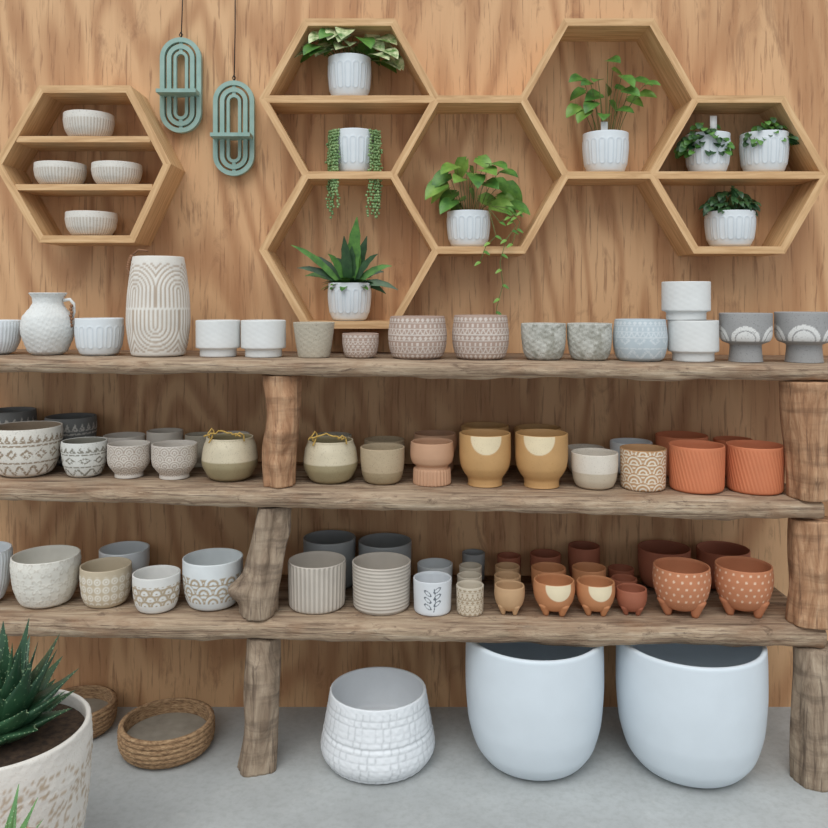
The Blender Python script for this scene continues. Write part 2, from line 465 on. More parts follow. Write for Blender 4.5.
log(LP,[(LX(258),y1,zs(3,-.45)+.001,.055),(LX(262),y1,.55,.056),(LX(267),y1,.64,.050),(LX(273),y1,.770,.047)],M_logB,[(5.0,.525,.032,.045),(1.2,.70,.03,.008),(.2,.62,.014,.006)],5,.009)
log(LP,[(LX(257),y1,0,.058),(LX(260),y1,.12,.054),(LX(263),y1,.27,.051),(LX(263),y1,.387,.050)],M_logB,[(6.1,.3,.02,.007),(.4,.14,.015,.006)],9,.007)
yr=-.405; dr=2.8+yr
log(LP,[(wx(811,dr),yr,zs(2,1.1)+.001,.062),(wx(809,dr),yr,.93,.064),(wx(807,dr),yr,1.04,.071),(wx(806,dr),yr,1.143,.073)],M_logA,[(6.0,.88,.03,.006)],13)
log(LP,[(wx(810,dr),yr,zs(3,1.1)+.001,.064),(wx(812,dr),yr,.55,.060),(wx(811,dr),yr,.65,.059),(wx(812,dr),yr,.745,.060)],M_logA,[(6.1,.6,.02,.006)],17)
log(LP,[(wx(811,dr),yr-.02,0,.062),(wx(812,dr),yr-.02,.14,.061),(wx(812,dr),yr-.01,.27,.059),(wx(813,dr),yr,.380,.059)],M_logB,[(6.2,.2,.05,.004)],21)

# ---------------------------------------------------------------- honeycomb wall shelves
DH=.165; dF=D-DH; TB=.023
def hexmesh(name,edges,single):
    nodes={}
    def w(p): return (wx(p[0],dF),wz(p[1],dF))
    E=[(w(a),w(b)) for a,b in edges]
    def find(p):
        for q in nodes:
            if math.hypot(q[0]-p[0],q[1]-p[1])<.012: return q
        nodes[p]=[]; return p
    EE=[]
    for a,b in E:
        a=find(a); b=find(b); EE.append((a,b))
        nodes[a].append(math.atan2(b[1]-a[1],b[0]-a[0])); nodes[b].append(math.atan2(a[1]-b[1],a[0]-b[0]))
    def corners(v,ang):
        L=sorted(x%(2*math.pi) for x in nodes[v]); ang=ang%(2*math.pi); i=min(range(len(L)),key=lambda k:abs(L[k]-ang))
        nx=L[(i+1)%len(L)]; pv=L[i-1]; g1_=(nx-ang)%(2*math.pi); g2_=(ang-pv)%(2*math.pi)
        def pt(bis,g): q=TB/2/math.sin(g/2); return (v[0]+math.cos(bis)*q,v[1]+math.sin(bis)*q)
        return pt(ang+g1_/2,g1_),pt(ang-g2_/2,g2_)
    vs=[];fs=[];uv=[]
    def prism(poly,a,ang,off,yb=-.001):
        k=len(vs); n=len(poly); c,s=math.cos(ang),math.sin(ang)
        loc=lambda p:((p[0]-a[0])*c+(p[1]-a[1])*s,-(p[0]-a[0])*s+(p[1]-a[1])*c)
        for y in (-DH+(0.002 if yb<-.001 else 0),yb):
            for p in poly: vs.append((p[0],y,p[1]))
        fs.append([k+i for i in range(n)]); uv.append([(loc(p)[0]+off,loc(p)[1]) for p in poly])
        fs.append([k+n+i for i in range(n)][::-1]); uv.append([(loc(p)[0]+off,loc(p)[1]) for p in poly[::-1]])
        for i in range(n):
            j=(i+1)%n; fs.append([k+j,k+i,k+n+i,k+n+j]); 
            uv.append([(loc(poly[j])[0]+off,0),(loc(poly[i])[0]+off,0),(loc(poly[i])[0]+off,DH),(loc(poly[j])[0]+off,DH)])
    o=0
    for a,b in EE:
        ang=math.atan2(b[1]-a[1],b[0]-a[0]); l1,r1=corners(a,ang); l2,r2=corners(b,ang+math.pi)
        prism([a,r1,l2,b,r2,l1],a,ang,o); o+=.73
    for a,b in single:
        a=w(a);b=w(b); t=TB*.42
        prism([(a[0],a[1]-t),(b[0],b[1]-t),(b[0],b[1]+t),(a[0],a[1]+t)],a,0,o,-.002); o+=.73
    me=bpy.data.meshes.new(name); me.from_pydata(vs,[],fs)
    ul=me.uv_layers.new(name='UVMap'); flat=[c for f in uv for p in f for c in p]
    ul.data.foreach_set('uv',flat); me.materials.append(M_pine); me.update()
    return link(bpy.data.objects.new(name,me))
X=[263,306,393,436,523,566,652,696,783,826]
Y=[22,99,175,250,325]
V_=lambda i,j:(X[i],Y[j])
edges=[(V_(1,0),V_(2,0)),(V_(1,0),V_(0,1)),(V_(2,0),V_(3,1)),(V_(0,1),V_(1,2)),(V_(3,1),V_(2,2)),(V_(1,2),V_(2,2)),
 (V_(1,2),V_(0,3)),(V_(0,3),V_(1,4)),(V_(1,4),V_(2,4)),(V_(2,4),V_(3,3)),(V_(3,3),V_(2,2)),
 (V_(3,1),V_(4,1)),(V_(4,1),V_(5,2)),(V_(5,2),V_(4,3)),(V_(4,3),V_(3,3)),
 (V_(4,1),V_(5,0)),(V_(5,0),V_(6,0)),(V_(6,0),V_(7,1)),(V_(7,1),V_(6,2)),(V_(6,2),V_(5,2)),
 (V_(7,1),V_(8,1)),(V_(8,1),V_(9,2)),(V_(9,2),V_(8,3)),(V_(8,3),V_(7,3)),(V_(7,3),V_(6,2)),
 (V_(0,1),V_(3,1)),(V_(6,2),V_(9,2))]
hexmesh('honeycomb_shelf',edges,[])
L=[(-2,164),(41,89),(128,89),(167,164),(132,239),(41,239)]
hexmesh('hexagonal_shelf',[(L[i],L[(i+1)%6]) for i in range(6)],[((16,139),(150,139)),((15,187),(152,187))])

# ---------------------------------------------------------------- materials for pots
white=pmat('white_matte',(226,227,225),(196,204,206),.55,mott=.08)
whiteb=pmat('white_cool',(226,231,234),(192,203,210),.5,mott=.07)
whitetex=pmat('white_stone',(227,228,225),(206,205,200),.8,.25,(170,162,152),mott=.12,bump=.5)
whitegrid=pmat('white_grid',(232,235,238),(206,209,212),.7,mott=.06,bump=.2)
beigew=pmat('sand_groove',(230,225,216),(186,168,150),.75,.15,(165,145,122))
concrete=pmat('concrete_beige',(190,181,163),(150,140,122),.85,.5,(130,118,100),bump=.4)
taupe=pmat('taupe_pattern',(174,150,136),(214,202,192),.8)
stone=pmat('stone_grey',(206,205,196),(158,156,144),.85,.6,(120,114,98),mott=.2,bump=.5,nb=22)
blue=pmat('pale_blue',(192,204,210),(230,234,236),.5,mott=.15)
greyarch=pmat('grey_stoneware',(160,159,158),(228,227,224),.75,.5,(115,113,111))
tribw=pmat('tribal_brown',(228,223,213),(144,122,96),.7,.3)
tribg=pmat('tribal_blue',(222,222,216),(126,122,108),.7,.3)
terr=pmat('terrace_sand',(216,208,198),(174,158,144),.8)
belly=pmat('olive_cream',(214,201,173),(164,150,116),.45,.4,(130,110,80),mott=.15)
tanrib=pmat('tan_ribbed',(190,170,140),(164,145,114),.75,.3)
pink=pmat('blush_clay',(202,158,126),(178,132,102),.7)
ochre=pmat('ochre_cream',(202,158,104),(234,216,180),.6,.2,(160,114,70))
cream=pmat('cream_two_tone',(228,219,205),(204,190,168),.55,.3,(160,140,114))
scal=pmat('scallop_tan',(192,148,104),(236,226,208),.7)
terra=pmat('terracotta_orange',(216,132,92),(198,110,72),.75)
terra2=pmat('terracotta_dots',(198,130,92),(232,200,172),.75)
terra3=pmat('terracotta_cream',(200,138,94),(238,222,188),.65)
terrad=pmat('terracotta_dark',(164,98,72),(130,74,56),.7)
greyrib=pmat('putty_ribbed',(208,199,187),(174,165,154),.75)
slate=pmat('slate_grey',(152,154,154),(90,98,108),.6)
dgrey=pmat('dark_stoneware',(112,112,110),(196,192,184),.7)
floral=pmat('floral_relief',(230,227,217),(208,201,188),.8)
dotb=pmat('beige_motif',(204,189,163),(236,231,220),.75)
motw=pmat('white_motif',(232,231,227),(184,166,140),.6)
arcw=pmat('white_arcs',(226,231,232),(178,160,134),.55)
leafm=pmat('white_leaf',(224,228,232),(96,104,112),.55)
tan=pmat('tan_small',(200,162,122),(160,122,92),.7)
smallp=pmat('small_pattern',(212,200,180),(170,150,124),.75)

def place(name,l,r,top,s,y=None,prof='cyl',mat=None,mask=None,disp=None,hi=None,rot=None,**kw):
    x=0
    for _ in range(3):
        yy=(yf(x)+.13) if y is None else y
        d=D+yy; x=wx((l+r)/2,d)
    R=(r-l)/2*d/F*.985
    zb=max(zs(s,x-R*.7),zs(s,x+R*.7)) if s else 0.0
    rr=R*PROF[prof][-1][0]
    zt=wz(top,d+rr) if top>HY else wz(top,d-rr)
    if hi is None: hi=(mask is not None or disp is not None)
    if rot is None: rot=-math.atan2(x,d)
    return revolve(name,(x,yy,zb+.0006),R,zt-zb-.001,prof,mat,mask,disp,hi,rot=rot,**kw)

# ---- top shelf
place('ribbed_bowl_pot',-34,20,320,1,None,'bowl',whiteb,disp=ribs(44,.0012))
mb=MB(); Rj=.0785
mb.tube([(Rj*.60,0,.165),(Rj*.85,0,.168),(Rj*1.0,0,.155),(Rj*1.02,0,.13),(Rj*.93,0,.108)],[.005]*5,0,8)
for k in range(7): mb.ball((Rj*.98-.002*(k%2),-.012,.148-.010*k),.0055,1)
place('stoneware_jug_vase',22,74,293,1,None,'jug',[whitetex,M_bead],disp=rough1(.0008),extra=mb,rot=0)
place('embossed_white_pot',76,123,318,1,None,'round',whiteb,mask=scaled(stad(.028,.22,.008,.0022),.5),disp=scaled(stad(.028,.22,.008,.0022),.0014))
mb=MB(); 
for k in range(11):
    a=k/10*math.pi; mb.ball((-.073-.010*math.sin(a),-.028,.300-.065*k/10),.0058,1)
mb.tube([(-.060,-.05,.305),(-.040,-.063,.318),(-.01,-.070,.314)],.003,1,6)
place('tall_arch_vase',127,190,256,1,None,'tall',[beigew,M_bead],mask=vasearch,disp=scaled(vasearch,-.0012),extra=mb,rot=.05)
place('stepped_white_pot',196,240.5,320,1,None,'step',white,disp=rough1(.0002))
place('stepped_white_pot',241,286,320,1,None,'step',white,disp=rough1(.0002))
place('tapered_concrete_pot',293,335,322,1,None,'taper',concrete,disp=rough1(.0004))
place('small_taupe_pot',342,379,333,1,None,'round',taupe,mask=aztec)
place('aztec_drum_pot',388,447,316,1,None,'drum',taupe,mask=aztec,disp=scaled(aztec,.0007))
place('aztec_drum_pot',452,509,315,1,None,'drum',taupe,mask=aztec,disp=scaled(aztec,.0007))
place('rustic_stone_pot',521,566,323,1,None,'round',stone,disp=rough1(.0008))
place('rustic_stone_pot',567,612,323,1,None,'round',stone,disp=rough1(.0008))
place('pale_blue_bowl_pot',613,667,319,1,None,'drum',blue,mask=scaled(lambda *a:np.maximum(aztec(*a)*(a[2]>.55),tribal(*a)*(a[2]<.55)),.6))
st=place('stepped_white_pot',668,718,320,1,None,'step',white,disp=rough1(.0002))
zt=st.location.z+max(v[2] for v in st.bound_box)
d=D+st.location.y
R=(709-662)/2*d/F
revolve('stepped_white_pot',(wx(686,d),st.location.y,zt+.0005),R,wz(282,d-R)-zt,'step',white,disp=rough1(.0002),hi=True)
def archm(S,h,T,TH,R,Ht):
    dx=cell(S,wrapw(R,R*1.3)); y=h-.44*Ht; d=np.hypot(dx,y); g=(d<R*.60)&((np.abs(cell(d,R*.2))>R*.022)|(d<R*.3))
    return (g&(T>.44))*1.0
place('arch_pedestal_pot',720,771,313,1,None,'pedestal',greyarch,mask=archm,ib=.4)
place('arch_pedestal_pot',776,832,312,1,None,'pedestal',greyarch,mask=archm,ib=.4)

# ---- middle shelf, front
yb=-.107
place('tribal_pattern_pot',-8,61,421,2,None,'bowl',tribw,mask=tribal,innermask=.9)
place('tribal_pattern_pot',62,107,437,2,None,'bowl',tribg,mask=tribal,innermask=.9)
place('terraced_sand_pot',108,150,440,2,None,'foot',terr,mask=terrace,disp=scaled(terrace,-.001))
place('terraced_sand_pot',152,197,440,2,None,'foot',terr,mask=terrace,disp=scaled(terrace,-.001))
def ropemb(R,Ht,sd):
    m=MB(); rr=random.Random(sd); pts=[]
    for k in range(15):
        a=k/14*math.pi; pts.append((-R*.1+R*.62*math.cos(a)+rr.uniform(-.004,.004),-R*.72-.004*math.sin(a*3),Ht*.95+.012*math.sin(a)**2+rr.uniform(-.003,.004)))
    m.tube(pts,.0024,1,6)
    pts=[(-R*.55,-R*.72,Ht*.9),(-R*.62,-R*.7,Ht*1.0),(-R*.5,-R*.66,Ht*1.1),(-R*.42,-R*.66,Ht*1.04),(-R*.5,-R*.68,Ht*.9),(-R*.56,-R*.82,Ht*.82)]
    m.tube(pts,.0024,1,6)
    pts=[(R*.35,-R*.75,Ht*.95),(R*.5,-R*.72,Ht*1.02),(R*.62,-R*.62,Ht*.96),(R*.66,-R*.7,Ht*.84)]
    m.tube(pts,.0024,1,6); return m
place('rope_handle_belly_pot',202,258,433,2,None,'belly',[belly,M_rope],mask=bandlow(.48),extra=ropemb(.084,.145,1),innermask=1)
place('rope_handle_belly_pot',303,358,436,2,None,'belly',[belly,M_rope],mask=bandlow(.48),extra=ropemb(.081,.142,2),innermask=1)
place('tan_stoneware_pot',360,405,443,2,None,'round',tanrib,mask=bandlow(.35),disp=rough1(.0002))
gob=lambda S,h,T,TH,R,Ht: .0016*np.cos(30*TH)*(T<.38)
place('ribbed_foot_goblet_pot',410,454,438,2,None,'goblet',pink,disp=gob,ib=.45)
place('ochre_half_moon_pot',459,511,429,2,None,'foot2',ochre,mask=semi(.05,.62))
place('ochre_half_moon_pot',515,568,429,2,None,'foot2',ochre,mask=semi(-.1,.62))
place('cream_two_tone_pot',571,618,448,2,None,'round',cream,mask=bandlow(.48))
place('scallop_pattern_pot',620,666,444,2,None,'cyl',scal,mask=arcs(.052,5))
place('terracotta_diagonal_pot',669,724,440,2,-.325,'cyl',terra,mask=scaled(diag(44,150,1),-.6),disp=diag(44,150,.0008))
place('terracotta_diagonal_pot',727,783,440,2,-.325,'cyl',terra,mask=scaled(diag(44,150,1),-.6),disp=diag(44,150,.0008))
for (l,r,t,m,p,mk,yy) in [(-14,35,407,dgrey,'bowl',tribal,-.092),(46,96,413,dgrey,'bowl',tribal,-.10),(104,145,432,terr,'foot',None,yb),(147,183,428,greyrib,'foot',None,yb),
    (185,214,432,concrete,'foot',None,yb),(216,250,431,terr,'taper',None,yb),(312,352,432,concrete,'taper',None,yb),(364,405,436,tanrib,'round',None,yb),
    (413,457,430,pink,'goblet',None,yb),(461,509,422,ochre,'foot2',None,yb),(514,561,424,ochre,'foot2',None,yb),(566,604,444,cream,'round',None,yb),
    (610,652,438,whiteb,'round',None,yb),(656,707,431,terra,'cyl',None,yb)]:
    nm={'glaze_dark_stoneware':'dark_tribal_pot','glaze_terracotta_orange':'terracotta_diagonal_pot','glaze_ochre_cream':'ochre_half_moon_pot','glaze_blush_clay':'ribbed_foot_goblet_pot','glaze_tan_ribbed':'tan_stoneware_pot','glaze_cream_two_tone':'cream_two_tone_pot'}.get(m.name,'stoneware_pot')
    place(nm,l,r,t,2,yy,p,m,mask=mk)
place('terracotta_diagonal_pot',714,752,436,2,yb,'cyl',terra)

# ---- lower shelf
place('ribbed_bowl_pot',-50,10,541,3,None,'bowl',whiteb,disp=ribs(44,.0012))
place('floral_relief_pot',13,79,545,3,None,'bowl',floral,mask=botanic,disp=scaled(botanic,.0016))
place('ring_motif_pot',81,131,557,3,None,'round',dotb,mask=gridrings(.025),disp=scaled(gridrings(.025),.0008))
mot=lambda S,h,T,TH,R,Ht: arcs(.036,2.5,.25,.78)(S,h,T,TH,R,Ht)
place('white_motif_pot',133,180,565,3,-.32,'round',motw,mask=mot)
place('arc_band_pot',183,243,548,3,None,'round',arcw,mask=arcs(.054,4,.2,.72))
place('ribbed_putty_pot',288,346,551,3,None,'cyl',greyrib,mask=lambda S,h,T,TH,R,Ht:.5-.5*np.cos(36*TH),disp=ribs(36,.0016))
place('banded_putty_pot',352,411,552,3,None,'cyl',greyrib,mask=lambda S,h,T,TH,R,Ht:.4-.4*np.cos(2*math.pi*13*T),disp=hribs(13,.0011))
place('leaf_drawing_pot',413,452,571,3,-.33,'cyl',leafm,mask=leafart)
place('small_aztec_pot',456,484,580,3,-.345,'cyl',smallp,mask=aztec)
def feet(R,Ht,n=3,rot0=.95,spread=.52,top=.42):
    m=MB()
    for k in range(n):
        a=rot0+2*math.pi*k/n; c=Vector((math.sin(a),-math.cos(a),0))
        pts=[];rad=[]
        for q in range(8):
            t=q/7; z=t*top*Ht; pts.append(c*R*(spread+.10*t)+Vector((0,0,z))); rad.append(R*(.12+.20*min(1,t/.85)**1.1 if t<.9 else .24))
        m.tube(pts,rad,0,14)
    m.v=[(a,b,max(c,0.0)) for a,b,c in m.v]
    return m
def tripod(name,l,r,t,mat,mask,y=-.345,n=3,**kw):
    d=D+y; R=(r-l)/2*d/F; Ht=wz(t,d+R)-zs(3,0)
    return place(name,l,r,t,3,y,'egg',mat,mask=mask,extra=feet(R*.985,Ht,n,**kw),ib=.3,hi=mask is not None,rot=0)
tripod('small_footed_tan_pot',494,525,580,tan,None,n=4,rot0=.6)
tripod('footed_half_moon_pot',533,575,573,terra3,semi(.1,.68),rot0=.62,n=4)
tripod('footed_half_moon_pot',576,615,575,terra3,semi(.1,.68),rot0=.62,n=4)
tripod('small_footed_terracotta_pot',616,647,583,terrad,None,n=4,rot0=.6)
tripod('dotted_tripod_pot',653,710,557,terra2,dots(.024,.0038),rot0=.72)
tripod('dotted_tripod_pot',715,772,556,terra2,dots(.024,.0038),rot0=.72)
for (l,r,t,m,p,n) in [(100,149,541,whiteb,'round','white_stoneware_pot'),(303,356,530,slate,'cyl','slate_grey_pot'),(358,412,533,slate,'cyl','slate_grey_pot'),
     (417,453,558,whiteb,'cyl','leaf_drawing_pot'),(638,690,540,terrad,'round','terracotta_pot'),(697,749,541,terrad,'round','terracotta_pot')]:
    place(n,l,r,t,3,yb,p,m)
def small(l,r,t,y,m,p='cyl',n='small_aztec_pot'): place(n,l,r,t,3,y,p,m)
small(457,482,571,-.24,smallp); small(459,482,562,-.145,smallp); small(462,485,549,-.05,slate)
small(494,521,571,-.23,tan,'round','small_footed_tan_pot'); small(495,520,562,-.135,tan,'round','small_footed_tan_pot'); small(497,521,552,-.05,terrad,'round','small_footed_tan_pot')
small(531,566,562,-.20,terra3,'round','footed_half_moon_pot'); small(530,561,549,-.07,terrad,'round','footed_half_moon_pot')
small(572,606,562,-.20,terra3,'round','footed_half_moon_pot'); small(568,600,541,-.07,terrad,'round','footed_half_moon_pot'); 
small(611,637,574,-.22,terrad,'round','small_footed_terracotta_pot'); small(608,634,564,-.11,terrad,'round','small_footed_terracotta_pot')

# ---------------------------------------------------------------- floor pots
bigw=pmat('large_white_glaze',(216,225,232),(200,212,220),.45,mott=.04)
def bigpot(l,r,dc,top):
    R=(r-l)/2*dc/F*.975; revolve('large_white_planter',(wx((l+r)/2,dc),dc-D,.0005),R,top,'big',bigw,hi=True,e=.016,ib=.06,mask=lambda S,h,T,TH,R,Ht:T*0)
bigpot(464,604,2.49,.370)
bigpot(616,764,2.46,.368)
dc=2.49
revolve('grid_texture_planter',(wx(378,dc),dc-D,.0005),57*dc/F,.208,'wide',whitegrid,mask=gridm,disp=gridtex,hi=True,e=.007,ib=.35)
M_traygrey=plain('grey_liner',(136,128,116),.8,(158,150,136),14)
def tray(l,r,dc,ht,nm):
    R=(r-l)/2*dc/F
    wv=lambda S,h,T,TH,R,Ht:.0035*np.abs(np.cos(math.pi*6*T))*(1+.35*np.cos(TH*60+np.floor(T*6)*math.pi))
    m=MB(); n=48; ph=ht*.55
    vs=[(0,0,ph)]+[(R*.86*math.cos(2*math.pi*k/n),R*.86*math.sin(2*math.pi*k/n),ph) for k in range(n)]
    m.add(vs,[(0,k+1,(k+1)%n+1) for k in range(n)],1)
    revolve(nm,(wx((l+r)/2,dc),dc-D,.0005),R,ht,'dish2',[M_weave,M_traygrey],disp=wv,hi=True,e=.012,ib=.3,extra=m)
tray(120,214,2.54,.088,'woven_seagrass_tray')
tray(38,115,2.655,.085,'woven_seagrass_tray')

# ---------------------------------------------------------------- small bowls in the hexagon
def inhex(l,r,top,base_z,yy=-.088):
    d=D+yy; R=(r-l)/2*d/F; x=wx((l+r)/2,d); zt=wz(top,d-R)
    return x,yy,R,zt-base_z,d
def bowl(l,r,top,zb):
    x,yy,R,Ht,d=inhex(l,r,top,zb)
    revolve('ribbed_stoneware_bowl',(x,yy,zb+.0005),R,Ht,'dish',pmat('bowl_white',(228,223,214),(190,176,160),.7,.3),mask=lambda S,h,T,TH,R,Ht:(.5-.5*np.cos(48*TH))*(T<.75)*.8,disp=lambda S,h,T,TH,R,Ht:.0008*np.cos(48*TH)*(T<.78),hi=True)
t2=TB*.42
bowl(65,113,110,wz(139,dF)+t2); bowl(36,85,161,wz(187,dF)+t2); bowl(93,141,161,wz(187,dF)+t2); bowl(67,116,211,wz(239,dF)+TB/2)

# ---------------------------------------------------------------- potted plants
def planter(name,l,r,top,edge_py,yy=-.088):
    zb=wz(edge_py,dF)+TB/2+.0005
    x,yy,R,Ht,d=inhex(l,r,top,zb,yy=yy)
    e=empty(name,(x,yy,zb)); st_=stad(.0265,.24,.0085,.0022,.52)
    revolve('pot',(0,0,0),R,Ht,'round',whiteb,mask=scaled(st_,.55),disp=scaled(st_,.0015),hi=True,parent=e,rot=0,e=.004)
    m=MB(); n=24; z=Ht*.9
    m.add([(0,0,z+.004)]+[(R*.93*math.cos(2*math.pi*k/n),R*.93*math.sin(2*math.pi*k/n),z) for k in range(n)],[(0,k+1,(k+1)%n+1) for k in range(n)])
    m.obj('soil',[M_soil],e)
    return e,Vector((x,yy,zb+Ht*.92)),R
def bez(a,b,c,n=8):
    return [a*(1-t)**2+b*2*t*(1-t)+c*t*t for t in [i/(n-1) for i in range(n)]]
def tip(px,py,yy): d=D+yy; return Vector((wx(px,d),yy,wz(py,d)))
def stemleaves(mb,C,R,tips,Lpx,Wf,kind,mats=(1,),depth=(-.15,-.04),droop=.7,rise=.5,seed=1):
    rr=random.Random(seed)
    for (px,py) in tips:
        yy=rr.uniform(*depth); T=tip(px,py,yy); L=Lpx*2.7/F*rr.uniform(.8,1.15)
        out=Vector((T.x-C.x,T.y-C.y,0)); 
        if out.length<1e-3: out=Vector((.01,-.01,0))
        o=out.normalized(); s=C+o*min(R*.5,out.length*.4)
        mid=(s+T)/2+Vector((0,0,abs(T.z-s.z)*rise*.5+.01))
        pts=bez(s,mid,T); mb.tube(pts,.0011,0,5)
        dr_=(o*1.0+Vector((0,-.55,rr.uniform(-.8,.1)))).normalized()
        mb.leaf(T,dr_,Vector((rr.uniform(-.3,.3),-.7,.8)),L,L*Wf,kind,droop,.18,rr.choice(mats))
rr=random.Random(4)
# variegated pothos
e,C,R=planter('potted_variegated_pothos',328,371,53,99)
m=MB(); tips=[(310,44),(314,38),(322,34),(330,32),(338,30),(346,28),(354,32),(362,38),(372,42),(380,38),(386,50),(390,56),(382,62),(328,44),(340,40),(350,42),(358,46),(304,48),(335,48),(345,46),(312,50),(318,46),(374,54),(332,40),(344,34),(326,50),(366,50),(388,62),(352,50),(306,52),(376,46),(320,40),(368,34)]
stemleaves(m,C,R,tips,21,.85,'heart',(1,1,1,2),seed=5)
m.obj('foliage',[M_stem,M_leafv,M_leaf],e,e.location)
# string of pearls
e,C,R=planter('potted_string_of_pearls',334,375,128,175)
m=MB()
for k in range(40):
    left=k<22; a=math.pi+rr.uniform(-.9,.7) if left else rr.uniform(-.8,.6)
    ox,oy=math.cos(a),-abs(math.sin(a))*.9
    P0=C+Vector((ox*R*.5,oy*R*.5,.004)); P1=C+Vector((ox*(R+.006+rr.random()*.014),oy*(R+.01),.008)); 
    Lh=rr.uniform(.10,.28) if left else rr.uniform(.12,.28); pts=[P0,P1]
    q=P1.copy(); 
    while P1.z-q.z<Lh:
        q=q+Vector((rr.uniform(-.0018,.0018),rr.uniform(-.0030,.0002) if q.y>-.155 else rr.uniform(-.0012,.0012),-.010))
        pts.append(q.copy())
    m.tube(pts,.0007,0,4)
    for p in pts[1:]:
        m.ball(p+Vector((rr.uniform(-.004,.004),rr.uniform(-.004,.002),rr.uniform(-.002,.002))),rr.uniform(.0036,.0050),1,6,4)
for k in range(60): 
    a=rr.uniform(0,6.28); q=rr.uniform(0,R*.9); m.ball(C+Vector((q*math.cos(a),q*math.sin(a),.006)),.0045,1,6,4)
m.obj('foliage',[M_stem,M_pearl],e,e.location)
# bird nest type plant
e,C,R=planter('potted_bird_nest_plant',328,371,283,325)
m=MB()
for k,(px,py,W) in enumerate([(357,217,.046),(367,236,.036),(344,236,.034),(291,245,.022),(297,268,.022),(312,256,.024),(392,266,.024),(398,290,.024),(384,272,.026),(328,254,.024),(378,254,.022),(336,258,.028),(305,276,.022),(386,294,.024),(352,246,.034),(360,250,.034),(347,252,.03)]):
    yy=rr.uniform(-.15,-.06); T=tip(px,py,yy); s=C+Vector(((T.x-C.x)*.12,(T.y-C.y)*.2,0)); mid=(s+T)/2+Vector((0,0,.035 if (k>2 and k<14) else 0))
    pts=bez(s,mid,T,9); up=Vector((0,-1,.4)); vs=[];fs=[]
    for i,p in enumerate(pts):
        t=(pts[min(i+1,8)]-pts[max(i-1,0)]).normalized(); sd=t.cross(up).normalized(); nn=sd.cross(t)
        u=i/8; w=W/2*max(.06,math.sin(math.pi*min(1,(.1+.9*u)))**.8)*(1+.08*(-1)**i)
        for j in(-1,0,1): vs.append(p+sd*w*j+nn*abs(j)*w*.2)
    for i in range(8):
        for j in range(2): a=i*3+j; fs.append((a,a+1,a+4,a+3))
    m.add(vs,fs,0 if k%3 else 1)
for k in range(50):
    a=rr.uniform(0,6.28); el=rr.uniform(.1,1.0); 
    m.leaf(C+Vector((math.cos(a)*R*.4,math.sin(a)*R*.4,0)),(math.cos(a),math.sin(a)*.8-.2,el),(0,0,1),rr.uniform(.04,.075),.026,'oval',.9,.2,k%2)
m.obj('foliage',[M_leafd,M_leaf],e,e.location)
# golden pothos
e,C,R=planter('potted_golden_pothos',447,490,210,250)
m=MB(); tips=[(448,174),(456,166),(466,160),(478,158),(490,164),(500,172),(448,188),(504,184),(462,178),(474,174),(486,182),(456,192),(498,196),(470,190),(480,198),(444,182),(508,204),(464,200),(492,204),(454,200),(470,168),(482,170),(495,180),(460,206)]
stemleaves(m,C,R,tips,26,.72,'heart',(1,1,2),seed=9)
for pl in ([(492,206),(506,212),(516,226),(506,240),(500,262),(503,285),(497,306),(495,324)],[(488,208),(500,222),(515,214),(522,212)],[(489,210),(496,236),(486,246),(480,262)],[(494,206),(508,208),(520,222),(512,244)]):
    pts=[tip(a,b,-.158-.004*i-(.02 if b>235 else 0)) for i,(a,b) in enumerate(pl)]; fine=[]
    for i in range(len(pts)-1):
        for t in (0,.33,.66): fine.append(pts[i].lerp(pts[i+1],t))
    fine.append(pts[-1]); m.tube(fine,.0013,0,5)
    for i,p in enumerate(fine[3::2]): m.leaf(p,((-1)**i*.9,-.4,-.5),(0,-.6,.8),.024,.014,'heart',.4,.15,1+(i%2))
m.obj('foliage',[M_stem,M_leaf,M_leafy],e,e.location)
# heart-leaf
e,C,R=planter('potted_heartleaf_plant',583,628,130,175)
m=MB(); tips=[(608,60),(613,70),(590,82),(622,76),(634,80),(646,84),(584,90),(600,94),(578,106),(628,98),(598,80),(610,102),(618,110),(588,110),(640,94),(604,114),(594,102),(582,78),(616,88),(606,84),(624,90)]
stemleaves(m,C,R,tips,19,.82,'heart',(1,1,2),seed=12,depth=(-.14,-.05))
m.box((C.x-.012,C.y-.035,C.z+.02),(.022,.002,.05),3)
m.obj('foliage',[M_stem,M_leaf,M_leafy,M_tag],e,e.location)
def bush(name,l,r,top,edge,px0,px1,py0,py1,n,Lpx,mats,matlist,kind='oval',seed=1,tag=False,Wf=.6):
    e,C,R=planter(name,l,r,top,edge); m=MB(); q=random.Random(seed)
    tips=[]
    for k in range(n):
        u=q.uniform(0,1); v=q.uniform(0,1); px=px0+(px1-px0)*u; mid=1-abs(u-.5)*1.5
        tips.append((px,py1-(py1-py0)*v*max(.25,mid)))
    stemleaves(m,C,R,tips,Lpx,Wf,kind,mats,seed=seed,depth=(-.15,-.045),droop=1.0)
    if tag: m.box((C.x+.012,C.y-.02,C.z+.04),(.022,.002,.06),3)
    m.obj('foliage',matlist,e,e.location)
bush('potted_peperomia',686,729,131,175,684,725,118,152,120,12,(1,2),[M_stem,M_leaf,M_leafd,M_tag],seed=21,tag=True)
bush('potted_button_fern',741,787,130,175,748,794,116,142,150,10,(1,1,2),[M_stem,M_leaf,M_leafd,M_tag],seed=22)
bush('potted_dark_fern',706,754,210,250,708,752,184,210,140,11,(1,),[M_stem,M_leafd],seed=23,kind='lance',Wf=.5)

